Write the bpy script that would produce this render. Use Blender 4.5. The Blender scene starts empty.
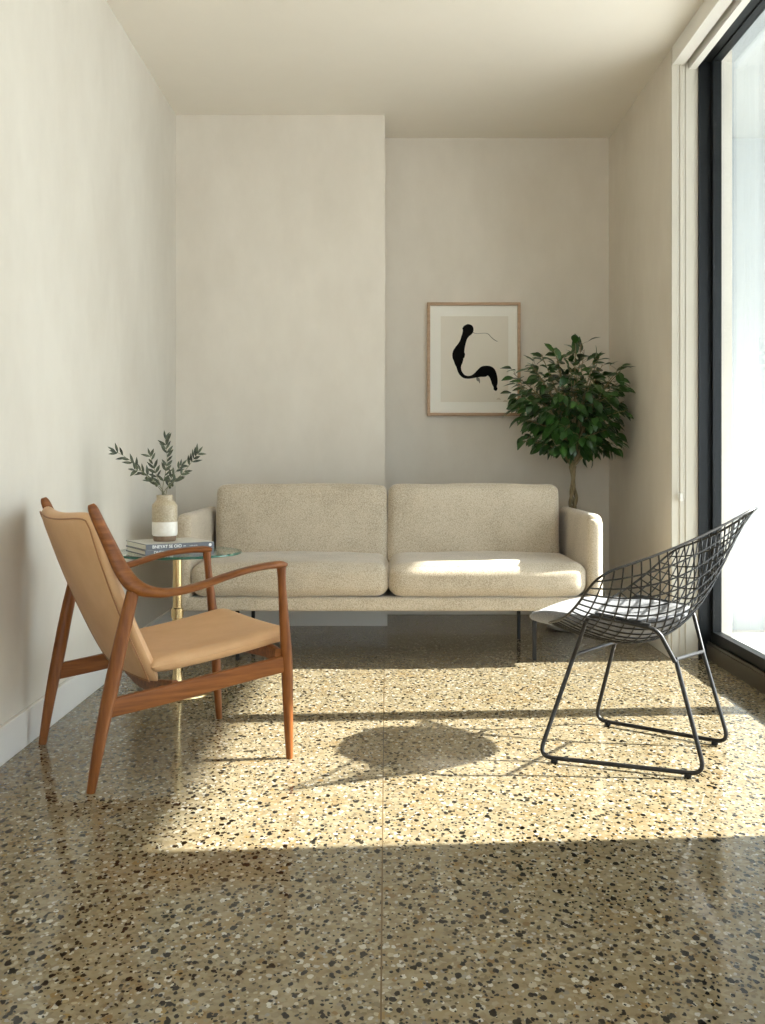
import bpy, bmesh, math, random
from mathutils import Vector, Matrix, noise as mnoise
random.seed(7)
SC = bpy.context.scene
COL = SC.collection
H = 0.93                       # camera height
CEIL = 2.87
XL, XR = -1.181, 1.344         # side walls
YB, YP = 6.025, 5.62           # recess back wall, projecting wall
WY0, WY1 = 2.45, 4.71          # window opening along the right wall

# ------------------------------------------------------------------ helpers
def srgb(r, g, b):
    f = lambda c: (c/255/12.92) if c/255 <= .04045 else ((c/255+.055)/1.055)**2.4
    return (f(r), f(g), f(b), 1)

def tag(o, label=None, cat=None, group=None, kind=None):
    if label: o['label'] = label
    if cat: o['category'] = cat
    if group: o['group'] = group
    if kind: o['kind'] = kind
    return o

def empty(name, loc=(0, 0, 0), rz=0.0):
    o = bpy.data.objects.new(name, None)
    COL.objects.link(o)
    o.location = loc
    o.rotation_euler = (0, 0, rz)
    o.empty_display_size = .05
    return o

class MB:
    """collects vertices and faces for one mesh object"""
    def __init__(s):
        s.v = []; s.f = []; s.mi = []; s.cur = 0
    def add(s, vs, fs):
        n = len(s.v)
        s.v += [tuple(v) for v in vs]
        s.f += [tuple(i+n for i in f) for f in fs]
        s.mi += [s.cur]*len(fs)
    def build(s, name, mats, parent=None, smooth=True, angle=40, bevel=0, subsurf=0, loc=None, rot=None):
        me = bpy.data.meshes.new(name)
        me.from_pydata(s.v, [], s.f)
        me.validate()
        bm = bmesh.new(); bm.from_mesh(me)
        bmesh.ops.recalc_face_normals(bm, faces=bm.faces)
        bm.to_mesh(me); bm.free()
        if not isinstance(mats, (list, tuple)): mats = [mats]
        for m in mats: me.materials.append(m)
        if len(mats) > 1:
            for p, i in zip(me.polygons, s.mi): p.material_index = i
        o = bpy.data.objects.new(name, me)
        COL.objects.link(o)
        if smooth:
            me.shade_smooth()
            if angle < 180: me.set_sharp_from_angle(angle=math.radians(angle))
        if bevel:
            b = o.modifiers.new('bevel', 'BEVEL'); b.width = bevel; b.segments = 3
            b.limit_method = 'ANGLE'; b.angle_limit = math.radians(40)
            b.harden_normals = False
        if subsurf:
            q = o.modifiers.new('sub', 'SUBSURF'); q.levels = subsurf; q.render_levels = subsurf
        if parent: o.parent = parent
        if loc: o.location = loc
        if rot: o.rotation_euler = rot
        return o

def box(mb, x0, x1, y0, y1, z0, z1):
    v = [(x, y, z) for z in (z0, z1) for y in (y0, y1) for x in (x0, x1)]
    mb.add(v, [(0, 2, 3, 1), (4, 5, 7, 6), (0, 1, 5, 4), (2, 6, 7, 3), (0, 4, 6, 2), (1, 3, 7, 5)])

def boxobj(name, mat, x0, x1, y0, y1, z0, z1, parent=None, bevel=0):
    m = MB(); box(m, x0, x1, y0, y1, z0, z1)
    return m.build(name, mat, parent, smooth=bool(bevel), bevel=bevel)

def lathe(mb, prof, segs=48, c=(0, 0), closed=True):
    vs = []; fs = []
    n = len(prof)
    for r, z in prof:
        for k in range(segs):
            a = 2*math.pi*k/segs
            vs.append((c[0]+r*math.cos(a), c[1]+r*math.sin(a), z))
    for i in range(n-1):
        for k in range(segs):
            k2 = (k+1) % segs
            fs.append((i*segs+k, i*segs+k2, (i+1)*segs+k2, (i+1)*segs+k))
    if closed:
        fs.append(tuple(range(segs-1, -1, -1)))
        fs.append(tuple((n-1)*segs+k for k in range(segs)))
    mb.add(vs, fs)

def catmull(pts, n=8, closed=False):
    """smooth curve through n-D control points"""
    out = []
    m = len(pts)
    rng = range(m if closed else m-1)
    for i in rng:
        if closed:
            p0, p1, p2, p3 = pts[(i-1) % m], pts[i], pts[(i+1) % m], pts[(i+2) % m]
        else:
            p0 = pts[max(i-1, 0)]; p1 = pts[i]; p2 = pts[i+1]; p3 = pts[min(i+2, m-1)]
        for k in range(n):
            t = k/n
            out.append(tuple(.5*((2*b)+(-a+c)*t+(2*a-5*b+4*c-d)*t*t+(-a+3*b-3*c+d)*t**3)
                             for a, b, c, d in zip(p0, p1, p2, p3)))
    if not closed: out.append(tuple(pts[-1]))
    return out

def rounded_path(pts, r, n=6):
    """polyline with filleted corners"""
    P = [Vector(p) for p in pts]
    out = [P[0]]
    for i in range(1, len(P)-1):
        a, b, c = P[i-1], P[i], P[i+1]
        rr = min(r, (a-b).length*.45, (c-b).length*.45)
        s = b+(a-b).normalized()*rr; e = b+(c-b).normalized()*rr
        for k in range(n+1):
            t = k/n
            out.append(s*(1-t)**2+b*2*t*(1-t)+e*t*t)
    out.append(P[-1])
    return out

def sweep(mb, pts, ra, rb=None, segs=12, up=(0, 1, 0), closed=False, power=2.0, cap=True):
    """tube along pts; ra = half size along 'up', rb = half size across; numbers or lists"""
    P = [Vector(p) for p in pts]; n = len(P)
    A = ra if isinstance(ra, (list, tuple)) else [ra]*n
    B = A if rb is None else (rb if isinstance(rb, (list, tuple)) else [rb]*n)
    up = Vector(up)
    vs = []; fs = []
    side_prev = None
    for i in range(n):
        if closed: t = (P[(i+1) % n]-P[i-1])
        else: t = (P[min(i+1, n-1)]-P[max(i-1, 0)])
        if t.length < 1e-9: t = Vector((0, 0, 1))
        t.normalize()
        u = up-t*up.dot(t)
        if u.length < .05:
            u = (side_prev if side_prev is not None else Vector((1, 0, 0)))
            u = u-t*u.dot(t)
        u.normalize(); side_prev = u
        w = t.cross(u)
        for k in range(segs):
            a = 2*math.pi*k/segs
            ca, sa = math.cos(a), math.sin(a)
            if power != 2.0:
                ca = math.copysign(abs(ca)**(2/power), ca); sa = math.copysign(abs(sa)**(2/power), sa)
            vs.append(P[i]+u*(A[i]*ca)+w*(B[i]*sa))
    m = n if closed else n-1
    for i in range(m):
        j = (i+1) % n
        for k in range(segs):
            k2 = (k+1) % segs
            fs.append((i*segs+k, i*segs+k2, j*segs+k2, j*segs+k))
    if not closed and cap:
        fs.append(tuple(range(segs-1, -1, -1)))
        fs.append(tuple((n-1)*segs+k for k in range(segs)))
    mb.add(vs, fs)

def tube_pt(mb, pts, r, segs=8, closed=False):
    """round wire with a parallel-transported frame"""
    P = [Vector(p) for p in pts]; n = len(P)
    R = r if isinstance(r, (list, tuple)) else [r]*n
    vs = []; fs = []
    t0 = ((P[1]-P[-1]) if closed else (P[1]-P[0])).normalized()
    u = t0.orthogonal().normalized()
    for i in range(n):
        t = (P[(i+1) % n]-P[i-1]) if closed else (P[min(i+1, n-1)]-P[max(i-1, 0)])
        t.normalize()
        u = (u-t*u.dot(t)).normalized(); w = t.cross(u)
        for k in range(segs):
            a = 2*math.pi*k/segs
            vs.append(P[i]+(u*math.cos(a)+w*math.sin(a))*R[i])
    m = n if closed else n-1
    for i in range(m):
        j = (i+1) % n
        for k in range(segs):
            k2 = (k+1) % segs
            fs.append((i*segs+k, i*segs+k2, j*segs+k2, j*segs+k))
    if not closed:
        fs.append(tuple(range(segs-1, -1, -1)))
        fs.append(tuple((n-1)*segs+k for k in range(segs)))
    mb.add(vs, fs)

def cushion(mb, sx, sy, sz, r, puff=(0, 0, 0), n=22, wob=0.0, seed=0):
    """box with rounded edges and puffed faces, centred at 0. sx,sy,sz = full sizes"""
    hx, hy, hz = sx/2, sy/2, sz/2
    idx = {}; vs = []; fs = []
    def ease(t):   # denser towards the edges
        return math.sin(t*math.pi/2)
    def vert(p):
        k = tuple(round(c, 5) for c in p)
        if k in idx: return idx[k]
        x, y, z = p[0]*hx, p[1]*hy, p[2]*hz
        c = Vector((max(-hx+r, min(hx-r, x)), max(-hy+r, min(hy-r, y)), max(-hz+r, min(hz-r, z))))
        d = Vector((x, y, z))-c
        if d.length > 1e-7: q = c+d.normalized()*r
        else: q = Vector((x, y, z))
        ax, ay, az = abs(p[0]), abs(p[1]), abs(p[2])
        fx = (1-ay**2.5)*(1-az**2.5); fy = (1-ax**2.5)*(1-az**2.5); fz = (1-ax**3)*(1-ay**3)
        q.x += p[0]*puff[0]*fx; q.y += p[1]*puff[1]*fy; q.z += p[2]*puff[2]*fz
        if wob:
            nv = mnoise.noise_vector(Vector((q.x*6+seed, q.y*6, q.z*6)))
            q += nv*wob
        idx[k] = len(vs); vs.append(q); return idx[k]
    ts = [ease(-1+2*i/n) for i in range(n+1)]
    for ax in range(3):
        for s in (-1, 1):
            for i in range(n):
                for j in range(n):
                    quad = []
                    for a, b in ((i, j), (i+1, j), (i+1, j+1), (i, j+1)):
                        p = [0, 0, 0]; p[ax] = s; p[(ax+1) % 3] = ts[a]; p[(ax+2) % 3] = ts[b]
                        quad.append(vert(p))
                    fs.append(tuple(quad))
    mb.add(vs, fs)

def xform(mb, M, start=0):
    mb.v[start:] = [tuple(M @ Vector(v)) for v in mb.v[start:]]

# ------------------------------------------------------------------ materials
def mat(name, col=(.8, .8, .8, 1), rough=.5, metal=0.0, **kw):
    m = bpy.data.materials.new(name); m.use_nodes = True
    b = m.node_tree.nodes['Principled BSDF']
    b.inputs['Base Color'].default_value = col
    b.inputs['Roughness'].default_value = rough
    b.inputs['Metallic'].default_value = metal
    for k, v in kw.items(): b.inputs[k.replace('_', ' ')].default_value = v
    return m, m.node_tree, b

def N(nt, t, **kw):
    n = nt.nodes.new(t)
    for k, v in kw.items():
        if k in n.inputs.keys() if hasattr(n.inputs, 'keys') else False: n.inputs[k].default_value = v
        else: setattr(n, k, v)
    return n

def ramp(nt, src, stops, interp='LINEAR'):
    r = nt.nodes.new('ShaderNodeValToRGB'); r.color_ramp.interpolation = interp
    e = r.color_ramp.elements
    while len(e) > len(stops): e.remove(e[-1])
    while len(e) < len(stops): e.new(1)
    for el, (p, c) in zip(e, stops): el.position = p; el.color = c
    nt.links.new(src, r.inputs[0]); return r

def mapping(nt, scale=(1, 1, 1), rot=(0, 0, 0), loc=(0, 0, 0)):
    tc = nt.nodes.new('ShaderNodeTexCoord'); mp = nt.nodes.new('ShaderNodeMapping')
    mp.inputs['Scale'].default_value = scale; mp.inputs['Rotation'].default_value = rot
    mp.inputs['Location'].default_value = loc
    nt.links.new(tc.outputs['Object'], mp.inputs['Vector']); return mp

def noise(nt, vec, scale, detail=3, rough=.5):
    n = nt.nodes.new('ShaderNodeTexNoise'); n.inputs['Scale'].default_value = scale
    n.inputs['Detail'].default_value = detail; n.inputs['Roughness'].default_value = rough
    nt.links.new(vec, n.inputs['Vector']); return n

def bump(nt, b, height, strength, dist=.002):
    bp = nt.nodes.new('ShaderNodeBump'); bp.inputs['Strength'].default_value = strength
    bp.inputs['Distance'].default_value = dist
    nt.links.new(height, bp.inputs['Height']); nt.links.new(bp.outputs[0], b.inputs['Normal']); return bp

def mixc(nt, fac, a, b):
    m = nt.nodes.new('ShaderNodeMix'); m.data_type = 'RGBA'
    for s, v in ((m.inputs[0], fac), (m.inputs[6], a), (m.inputs[7], b)):
        if hasattr(v, 'default_value') or hasattr(v, 'links'): nt.links.new(v, s)
        else: s.default_value = v
    return m.outputs[2]

def math_(nt, op, a, b=0.0, clamp=False):
    m = nt.nodes.new('ShaderNodeMath'); m.operation = op; m.use_clamp = clamp
    for s, v in ((m.inputs[0], a), (m.inputs[1], b)):
        if isinstance(v, (int, float)): s.default_value = v
        else: nt.links.new(v, s)
    return m.outputs[0]

def plaster(name, c1, c2):
    m, nt, b = mat(name, c1, .85)
    mp = mapping(nt, (1, 1, .55))
    n1 = noise(nt, mp.outputs[0], 1.6, 6, .6)
    n2 = noise(nt, mp.outputs[0], 9, 4, .6)
    f = math_(nt, 'ADD', math_(nt, 'MULTIPLY', n1.outputs[0], .75), math_(nt, 'MULTIPLY', n2.outputs[0], .25))
    r = ramp(nt, f, [(.36, c1), (.64, c2)])
    nt.links.new(r.outputs[0], b.inputs['Base Color'])
    n3 = noise(nt, mp.outputs[0], 60, 3, .6)
    bump(nt, b, n3.outputs[0], .12, .003)
    return m

M_WALL = plaster('limewash_plaster', srgb(206, 197, 183), srgb(216, 208, 195))
M_WALLL = plaster('limewash_plaster_dimmed', srgb(197, 190, 177), srgb(207, 201, 189))  # wall plaster again, colour toned down against excess light on the left wall
M_CEIL = plaster('ceiling_paint', srgb(224, 218, 207), srgb(227, 221, 210))
M_WHITE, _, _ = mat('white_trim_paint', srgb(222, 219, 212), .4)
M_EXT = plaster('exterior_render', srgb(160, 165, 167), srgb(166, 171, 173))
M_BLACKFR, _, _ = mat('black_aluminium', srgb(14, 16, 17), .4, 0, Specular_IOR_Level=.25)
M_CASE = plaster('window_casing', srgb(190, 183, 168), srgb(196, 189, 175))
M_TRACK, _, _ = mat('bronze_track', srgb(96, 88, 76), .35, .7)
M_CORD, _, _ = mat('blind_chain_plastic', srgb(206, 202, 192), .4)

def fsr(r, g, b, k=.48):
    c = srgb(r, g, b); return (c[0]*k, c[1]*k*.99, c[2]*k*.97, 1)

def terrazzo():
    m, nt, b = mat('terrazzo', (.5, .45, .35, 1), .07)
    base = mapping(nt)
    wn = noise(nt, base.outputs[0], 90, 2, .5)
    def warped(scale, rot, amp, off=(0, 0, 0)):
        mp = mapping(nt, scale, (0, 0, rot), off)
        sub = nt.nodes.new('ShaderNodeVectorMath'); sub.operation = 'SUBTRACT'
        nt.links.new(wn.outputs['Color'], sub.inputs[0]); sub.inputs[1].default_value = (.5, .5, .5)
        sc = nt.nodes.new('ShaderNodeVectorMath'); sc.operation = 'SCALE'
        nt.links.new(sub.outputs[0], sc.inputs[0]); sc.inputs['Scale'].default_value = amp
        ad = nt.nodes.new('ShaderNodeVectorMath'); ad.operation = 'ADD'
        nt.links.new(mp.outputs[0], ad.inputs[0]); nt.links.new(sc.outputs[0], ad.inputs[1])
        return ad.outputs[0]
    def vor(vec, scale):
        v = nt.nodes.new('ShaderNodeTexVoronoi'); v.voronoi_dimensions = '2D'
        v.inputs['Scale'].default_value = scale; v.inputs['Randomness'].default_value = 1
        nt.links.new(vec, v.inputs['Vector'])
        s = nt.nodes.new('ShaderNodeSeparateColor'); nt.links.new(v.outputs['Color'], s.inputs[0])
        return v.outputs['Distance'], s.outputs[0], s.outputs[1], s.outputs[2]
    def chips(scale, asp, rot, keep, r0, r1, off):
        d, cr, cg, cb = vor(warped((1, asp, 1), rot, .009, off), scale)
        rad = math_(nt, 'ADD', math_(nt, 'MULTIPLY', math_(nt, 'MULTIPLY', cg, cg), r1-r0), r0)
        ins = math_(nt, 'MULTIPLY', math_(nt, 'SUBTRACT', rad, d), 60, clamp=True)
        kp = math_(nt, 'LESS_THAN', cr, keep)
        return math_(nt, 'MULTIPLY', ins, kp), cb
    # cement ground, fine crushed stone
    d, cr, cg, cb = vor(warped((1, 1, 1), 0, .01), 95)
    fine = ramp(nt, cr, [(0, fsr(124, 108, 84)), (.3, fsr(158, 142, 114)), (.55, fsr(186, 171, 142)),
                         (.8, fsr(166, 148, 110)), (1, fsr(206, 197, 174))])
    big = noise(nt, base.outputs[0], 14, 3, .6)
    grd = ramp(nt, big.outputs[0], [(.3, fsr(168, 149, 112)), (.5, fsr(188, 171, 136)), (.7, fsr(206, 191, 160))])
    col = mixc(nt, .5, grd.outputs[0], fine.outputs[0])
    och = noise(nt, base.outputs[0], 5, 4, .7)
    om = ramp(nt, och.outputs[0], [(.50, (0, 0, 0, 1)), (.70, (1, 1, 1, 1))])
    col = mixc(nt, math_(nt, 'MULTIPLY', om.outputs[0], .45), col, fsr(178, 142, 88))
    # coloured chips
    for (sc, asp, rot, keep, r0, r1, off, stops) in [
        (34, .8, 1.3, .30, .12, .34, (9, 4, 0), [(0, fsr(184, 156, 104)), (.5, fsr(166, 136, 92)), (1, fsr(150, 132, 100))]),
        (46, .75, .4, .55, .12, .36, (3, 1, 0), [(0, fsr(246, 239, 220)), (.5, fsr(202, 188, 156)), (1, fsr(240, 234, 218))]),
        (60, .8, 2.2, .50, .12, .40, (1, 7, 0), [(0, fsr(242, 236, 222)), (.5, fsr(132, 118, 92)), (1, fsr(212, 198, 164))]),
        (78, .8, .9, .45, .12, .40, (6, 2, 0), [(0, fsr(242, 237, 226)), (.5, fsr(110, 96, 72)), (1, fsr(196, 176, 134))]),
    ]:
        mk, cb2 = chips(sc, asp, rot, keep, r0, r1, off)
        rp = ramp(nt, cb2, stops)
        col = mixc(nt, mk, col, rp.outputs[0])
    blk = fsr(8, 6, 4)
    for (sc, asp, rot, keep, r0, r1, off) in [
        (33, .62, .25, .48, .10, .25, (0, 0, 0)), (35, .60, -.5, .46, .09, .24, (5, 3, 0)),
        (33, .75, 1.2, .42, .10, .23, (2, 8, 0)), (52, .7, .6, .48, .10, .24, (7, 7, 0)),
        (66, .75, -.3, .44, .10, .24, (4, 6, 0))]:
        mk, cb2 = chips(sc, asp, rot, keep, r0, r1, off)
        col = mixc(nt, mk, col, blk)
    # metal-like joint strip along the room
    sx = nt.nodes.new('ShaderNodeSeparateXYZ'); nt.links.new(base.outputs[0], sx.inputs[0])
    j = math_(nt, 'LESS_THAN', math_(nt, 'ABSOLUTE', math_(nt, 'ADD', sx.outputs[0], .0085)), .0016)
    col = mixc(nt, j, col, fsr(136, 112, 78))
    nt.links.new(col, b.inputs['Base Color'])
    rn = noise(nt, base.outputs[0], 3, 4, .6)
    rr = ramp(nt, rn.outputs[0], [(.3, (.05, .05, .05, 1)), (.7, (.12, .12, .12, 1))])
    nt.links.new(rr.outputs[0], b.inputs['Roughness'])
    b.inputs['IOR'].default_value = 1.42
    return m
M_FLOOR = terrazzo()

def wood(name, c1, c2, c3, st=(2, 26, 26)):
    m, nt, b = mat(name, c2, .42, 0, Specular_IOR_Level=.3)
    mp = mapping(nt, st)
    n1 = noise(nt, mp.outputs[0], 2.2, 5, .65)
    r = ramp(nt, n1.outputs[0], [(.3, c1), (.5, c2), (.72, c3)])
    nt.links.new(r.outputs[0], b.inputs['Base Color'])
    bump(nt, b, n1.outputs[0], .04, .001)
    return m
M_TEAK = wood('oiled_teak', srgb(92, 50, 20), srgb(122, 71, 29), srgb(142, 88, 40))
M_TEAKV = wood('oiled_teak_upright', srgb(90, 48, 19), srgb(118, 68, 27), srgb(138, 84, 37), (26, 26, 2))
M_OAK = wood('pale_oak', srgb(160, 130, 102), srgb(174, 143, 114), srgb(186, 156, 128))

def leather():
    m, nt, b = mat('tan_leather', srgb(196, 156, 112), .5)
    mp = mapping(nt)
    n1 = noise(nt, mp.outputs[0], 5, 5, .6)
    r = ramp(nt, n1.outputs[0], [(.3, srgb(192, 148, 104)), (.7, srgb(208, 167, 123))])
    nt.links.new(r.outputs[0], b.inputs['Base Color'])
    v = nt.nodes.new('ShaderNodeTexVoronoi'); v.inputs['Scale'].default_value = 420
    nt.links.new(mp.outputs[0], v.inputs['Vector'])
    bump(nt, b, v.outputs['Distance'], .12, .0006)
    return m
M_LEATHER = leather()
M_PIPING, _, _ = mat('leather_piping', srgb(150, 104, 62), .5)

def fabric(name, c1, c2, c3, sc=800):
    m, nt, b = mat(name, c2, .95)
    mp = mapping(nt, (1, 1, .8))
    n1 = noise(nt, mp.outputs[0], sc*.75, 2, .7)
    n2 = noise(nt, mp.outputs[0], sc*.3, 3, .7)
    n3 = noise(nt, mp.outputs[0], 5, 3, .6)
    f = math_(nt, 'ADD', math_(nt, 'MULTIPLY', n1.outputs[0], .35), math_(nt, 'MULTIPLY', n2.outputs[0], .5))
    f = math_(nt, 'ADD', f, math_(nt, 'MULTIPLY', n3.outputs[0], .15))
    r = ramp(nt, f, [(.38, c1), (.5, c2), (.62, c3)])
    nt.links.new(r.outputs[0], b.inputs['Base Color'])
    b.inputs['Sheen Weight'].default_value = .25
    bump(nt, b, f, .35, .002)
    return m
M_SOFA = fabric('oatmeal_boucle', srgb(132, 116, 94), srgb(186, 172, 150), srgb(206, 193, 172))
M_PAD = fabric('grey_felt', srgb(98, 98, 101), srgb(116, 116, 119), srgb(128, 128, 131), 500)
M_BLACK, _, _ = mat('black_powder_coat', srgb(30, 28, 27), .42, .2)
M_WIRE, _, _ = mat('black_wire_rod', srgb(24, 22, 20), .35, .3)
M_RUBBER, _, _ = mat('black_rubber', srgb(20, 20, 20), .7)
M_BRASS, _, _ = mat('brushed_brass', srgb(206, 180, 132), .24, 1.0)

def thin_glass(name, tint, edge=None):
    m = bpy.data.materials.new(name); m.use_nodes = True
    nt = m.node_tree; nt.nodes.clear()
    out = nt.nodes.new('ShaderNodeOutputMaterial')
    tr = nt.nodes.new('ShaderNodeBsdfTransparent'); tr.inputs[0].default_value = tint
    gl = nt.nodes.new('ShaderNodeBsdfGlossy'); gl.inputs['Roughness'].default_value = .01
    gl.inputs[0].default_value = (1, 1, 1, 1)
    # Schlick reflectance, the same on both faces of the sheet
    fr = nt.nodes.new('ShaderNodeLayerWeight'); fr.inputs[0].default_value = .5
    p5 = math_(nt, 'POWER', fr.outputs['Facing'], 5.0)
    fac = math_(nt, 'ADD', math_(nt, 'MULTIPLY', p5, .9), .03)
    mx = nt.nodes.new('ShaderNodeMixShader')
    nt.links.new(fac, mx.inputs[0]); nt.links.new(tr.outputs[0], mx.inputs[1])
    nt.links.new(gl.outputs[0], mx.inputs[2]); nt.links.new(mx.outputs[0], out.inputs[0])
    return m
M_GLASS = thin_glass('window_glass', (.97, .99, .985, 1))
M_TGLASS = thin_glass('table_glass', (.93, .97, .955, 1))
M_TEDGE, _nt, _b = mat('table_glass_edge', srgb(44, 104, 88), .1)
_b.inputs['Transmission Weight'].default_value = .35

M_MAT, _, _ = mat('mat_board', srgb(232, 228, 217), .8)
M_PAPER, _, _ = mat('art_paper', srgb(219, 211, 196), .9)
M_INK, _, _ = mat('black_ink', srgb(12, 11, 10), .9, 0, Specular_IOR_Level=.1)
M_INKLIGHT, _, _ = mat('grey_ink', srgb(120, 116, 106), .8)
M_STAMP, _, _ = mat('faint_pencil', srgb(196, 184, 164), .9)

def noisy(name, c1, c2, scale, rough=.6, bmp=0.0, stretch=(1, 1, 1)):
    m, nt, b = mat(name, c1, rough)
    mp = mapping(nt, stretch)
    n1 = noise(nt, mp.outputs[0], scale, 4, .65)
    r = ramp(nt, n1.outputs[0], [(.35, c1), (.65, c2)])
    nt.links.new(r.outputs[0], b.inputs['Base Color'])
    if bmp: bump(nt, b, n1.outputs[0], bmp, .002)
    return m
M_STONEW = noisy('speckled_stoneware', srgb(160, 145, 118), srgb(188, 174, 148), 160, .45, .1)
M_GLAZE = noisy('white_glaze', srgb(220, 214, 202), srgb(230, 226, 216), 40, .3)
M_CLAY = noisy('brown_clay', srgb(120, 98, 78), srgb(136, 112, 90), 120, .7, .1)
M_POT = noisy('white_ceramic_pot', srgb(222, 220, 213), srgb(230, 228, 222), 8, .35)
M_SOIL = noisy('potting_soil', srgb(44, 34, 26), srgb(70, 56, 42), 120, .95, .6)
M_BARK = noisy('ficus_bark', srgb(112, 98, 72), srgb(150, 136, 104), 60, .85, .4, (1, 1, .3))
M_LEAF = noisy('ficus_leaf', srgb(28, 58, 24), srgb(56, 92, 36), 9, .32)
M_OLEAF = noisy('olive_leaf', srgb(30, 38, 26), srgb(96, 104, 80), 30, .5)
M_OSTEM = noisy('olive_stem', srgb(104, 104, 78), srgb(126, 124, 96), 60, .7)
M_OLIVE, _, _ = mat('olive_fruit', srgb(72, 78, 46), .4)
M_COVER, _, _ = mat('slate_book_cover', srgb(98, 101, 108), .6)
M_COVERW, _, _ = mat('pale_book_cover', srgb(204, 200, 190), .6)
M_PAGES = noisy('book_pages', srgb(216, 210, 194), srgb(232, 228, 214), 200, .9, .1, (1, 1, 30))
M_PRINT, _, _ = mat('white_print', srgb(232, 232, 230), .6)

# ------------------------------------------------------------------ room shell
def struct(o): return tag(o, kind='structure')
m = MB(); box(m, XL-.2, 1.57, -2.2, YB+.2, -.3, 0)
struct(m.build('floor', M_FLOOR, smooth=False))
struct(boxobj('ceiling', M_CEIL, XL-.2, 1.57, -2.2, YB+.2, CEIL, CEIL+.2))
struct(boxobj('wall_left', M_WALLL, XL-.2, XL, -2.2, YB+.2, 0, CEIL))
struct(boxobj('wall_back', M_WALL, -.006, 1.63, YB, YB+.2, 0, CEIL))
struct(boxobj('wall_back_projecting', M_WALL, XL, -.006, YP, YB+.2, 0, CEIL))
m = MB()      # wall behind the viewer, with a wide unseen opening added for fill light
box(m, XL, -.95, -2.2, -2.0, 0, CEIL); box(m, 1.10, 1.63, -2.2, -2.0, 0, CEIL)
box(m, -.95, 1.10, -2.2, -2.0, 2.55, CEIL); box(m, -.95, 1.10, -2.2, -2.0, 0, .35)
struct(m.build('wall_front', M_WALL, smooth=False))
w3 = struct(empty('added_window_3', (0, 0, 0)))  # window added out of view, its skylight brightens the back walls and sofa
m = MB()
for a, b, c, d in ((-.95, -.90, .35, 2.55), (1.05, 1.10, .35, 2.55), (.05, .10, .40, 2.50), (-.90, 1.05, .35, .40), (-.90, 1.05, 2.50, 2.55)):
    box(m, a, b, -2.14, -2.08, c, d)
m.build('frame', M_BLACKFR, w3, smooth=False)
for a, b in ((-.90, .05), (.10, 1.05)):
    m = MB(); box(m, a, b, -2.113, -2.107, .40, 2.50); m.build('pane', M_GLASS, w3, smooth=False)
struct(boxobj('wall_right', M_WALL, XR, 1.63, WY1, YB, 0, CEIL))
# the rest of the window wall, towards and past the viewer; the unseen opening there is added for fill
m = MB(); box(m, XR, 1.63, 1.25, WY0, 0, CEIL)
box(m, XR, 1.63, -2.0, -1.6, 0, CEIL); box(m, 1.46, 1.57, -1.6, 1.25, 2.80, CEIL); box(m, 1.46, 1.57, WY0, WY1, 2.80, CEIL)
struct(m.build('wall_right_near', M_WALL, smooth=False))

BH, BT = .118, .014
struct(boxobj('baseboard_left', M_WHITE, XL, XL+BT, -2, YP, 0, BH, bevel=.003))
struct(boxobj('baseboard_back', M_WHITE, -.006, XR, YB-BT, YB, 0, BH, bevel=.003))
m = MB(); box(m, XL+BT, -.006+BT, YP-BT, YP, 0, BH); box(m, -.006, -.006+BT, YP, YB-BT, 0, BH)
struct(m.build('baseboard_projecting', M_WHITE, smooth=False))
struct(boxobj('baseboard_right', M_WHITE, XR-BT, XR, WY1, YB-BT, 0, BH, bevel=.003))

# white casing on the window reveal, with the blind's side channel
m = MB()
box(m, XR-.002, 1.475, WY1-.014, WY1, 0, 2.80)
box(m, XR+.035, XR+.039, WY1-.020, WY1-.014, 0, 2.79)
box(m, XR+.062, XR+.066, WY1-.020, WY1-.014, 0, 2.79)
struct(m.build('trim_1', M_CASE, smooth=False))
# pelmet under the ceiling
m = MB()
box(m, XR, XR+.014, WY0, WY1-.014, 2.785, CEIL)
box(m, XR+.014, XR+.056, WY0, WY1-.014, 2.785, 2.80)
box(m, XR+.078, XR+.112, WY0, WY1-.014, 2.765, CEIL)
box(m, XR+.056, XR+.078, WY0, WY1-.014, 2.84, CEIL)
struct(m.build('trim_2', M_WHITE, smooth=False))

def window(name, y0, y1, mull):
    root = struct(empty(name, (0, 0, 0)))
    X0, X1 = 1.465, 1.566
    zt = 2.80
    m = MB()
    box(m, X0, X1, y1-.030, y1, 0, zt); box(m, X0, X1, y0, y0+.030, 0, zt)
    box(m, X0, X1, y0+.030, y1-.030, zt-.008, zt)
    m.build('frame', M_BLACKFR, root, smooth=False)
    m = MB()
    box(m, 1.50, X1, y0+.030, y1-.030, 0, .07); box(m, 1.506, 1.512, y0+.030, y1-.030, .07, .082)
    box(m, 1.553, 1.560, y0+.030, y1-.030, .07, .082)
    m.build('sill_track', M_TRACK, root, smooth=False)
    cuts = [y0+.030]+mull+[y1-.030]
    for i in range(len(cuts)-1):
        a, b = cuts[i], cuts[i+1]
        sx0, sx1 = (1.52, 1.56)
        m = MB(); zb, zh = .08, zt-.008
        w = .032
        wa = w if i == 0 else .058; wb = w if i == len(cuts)-2 else .058
        box(m, sx0, sx1, a, a+wa, zb, zh); box(m, sx0, sx1, b-wb, b, zb, zh)
        box(m, sx0, sx1, a+wa, b-wb, zb, .13); box(m, sx0, sx1, a+wa, b-wb, 2.785, zh)
        s = m.build('sash', M_BLACKFR, root, smooth=False)
        g = MB(); box(g, 1.547, 1.553, a+wa, b-wb, .13, 2.785)
        g.build('pane', M_GLASS, s, smooth=False)
    return root
window('window_1', WY0, WY1, [3.73])
window('added_window_2', -1.6, 1.25, [-.2])  # unseen window beside the viewer, added for warm fill light

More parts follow.
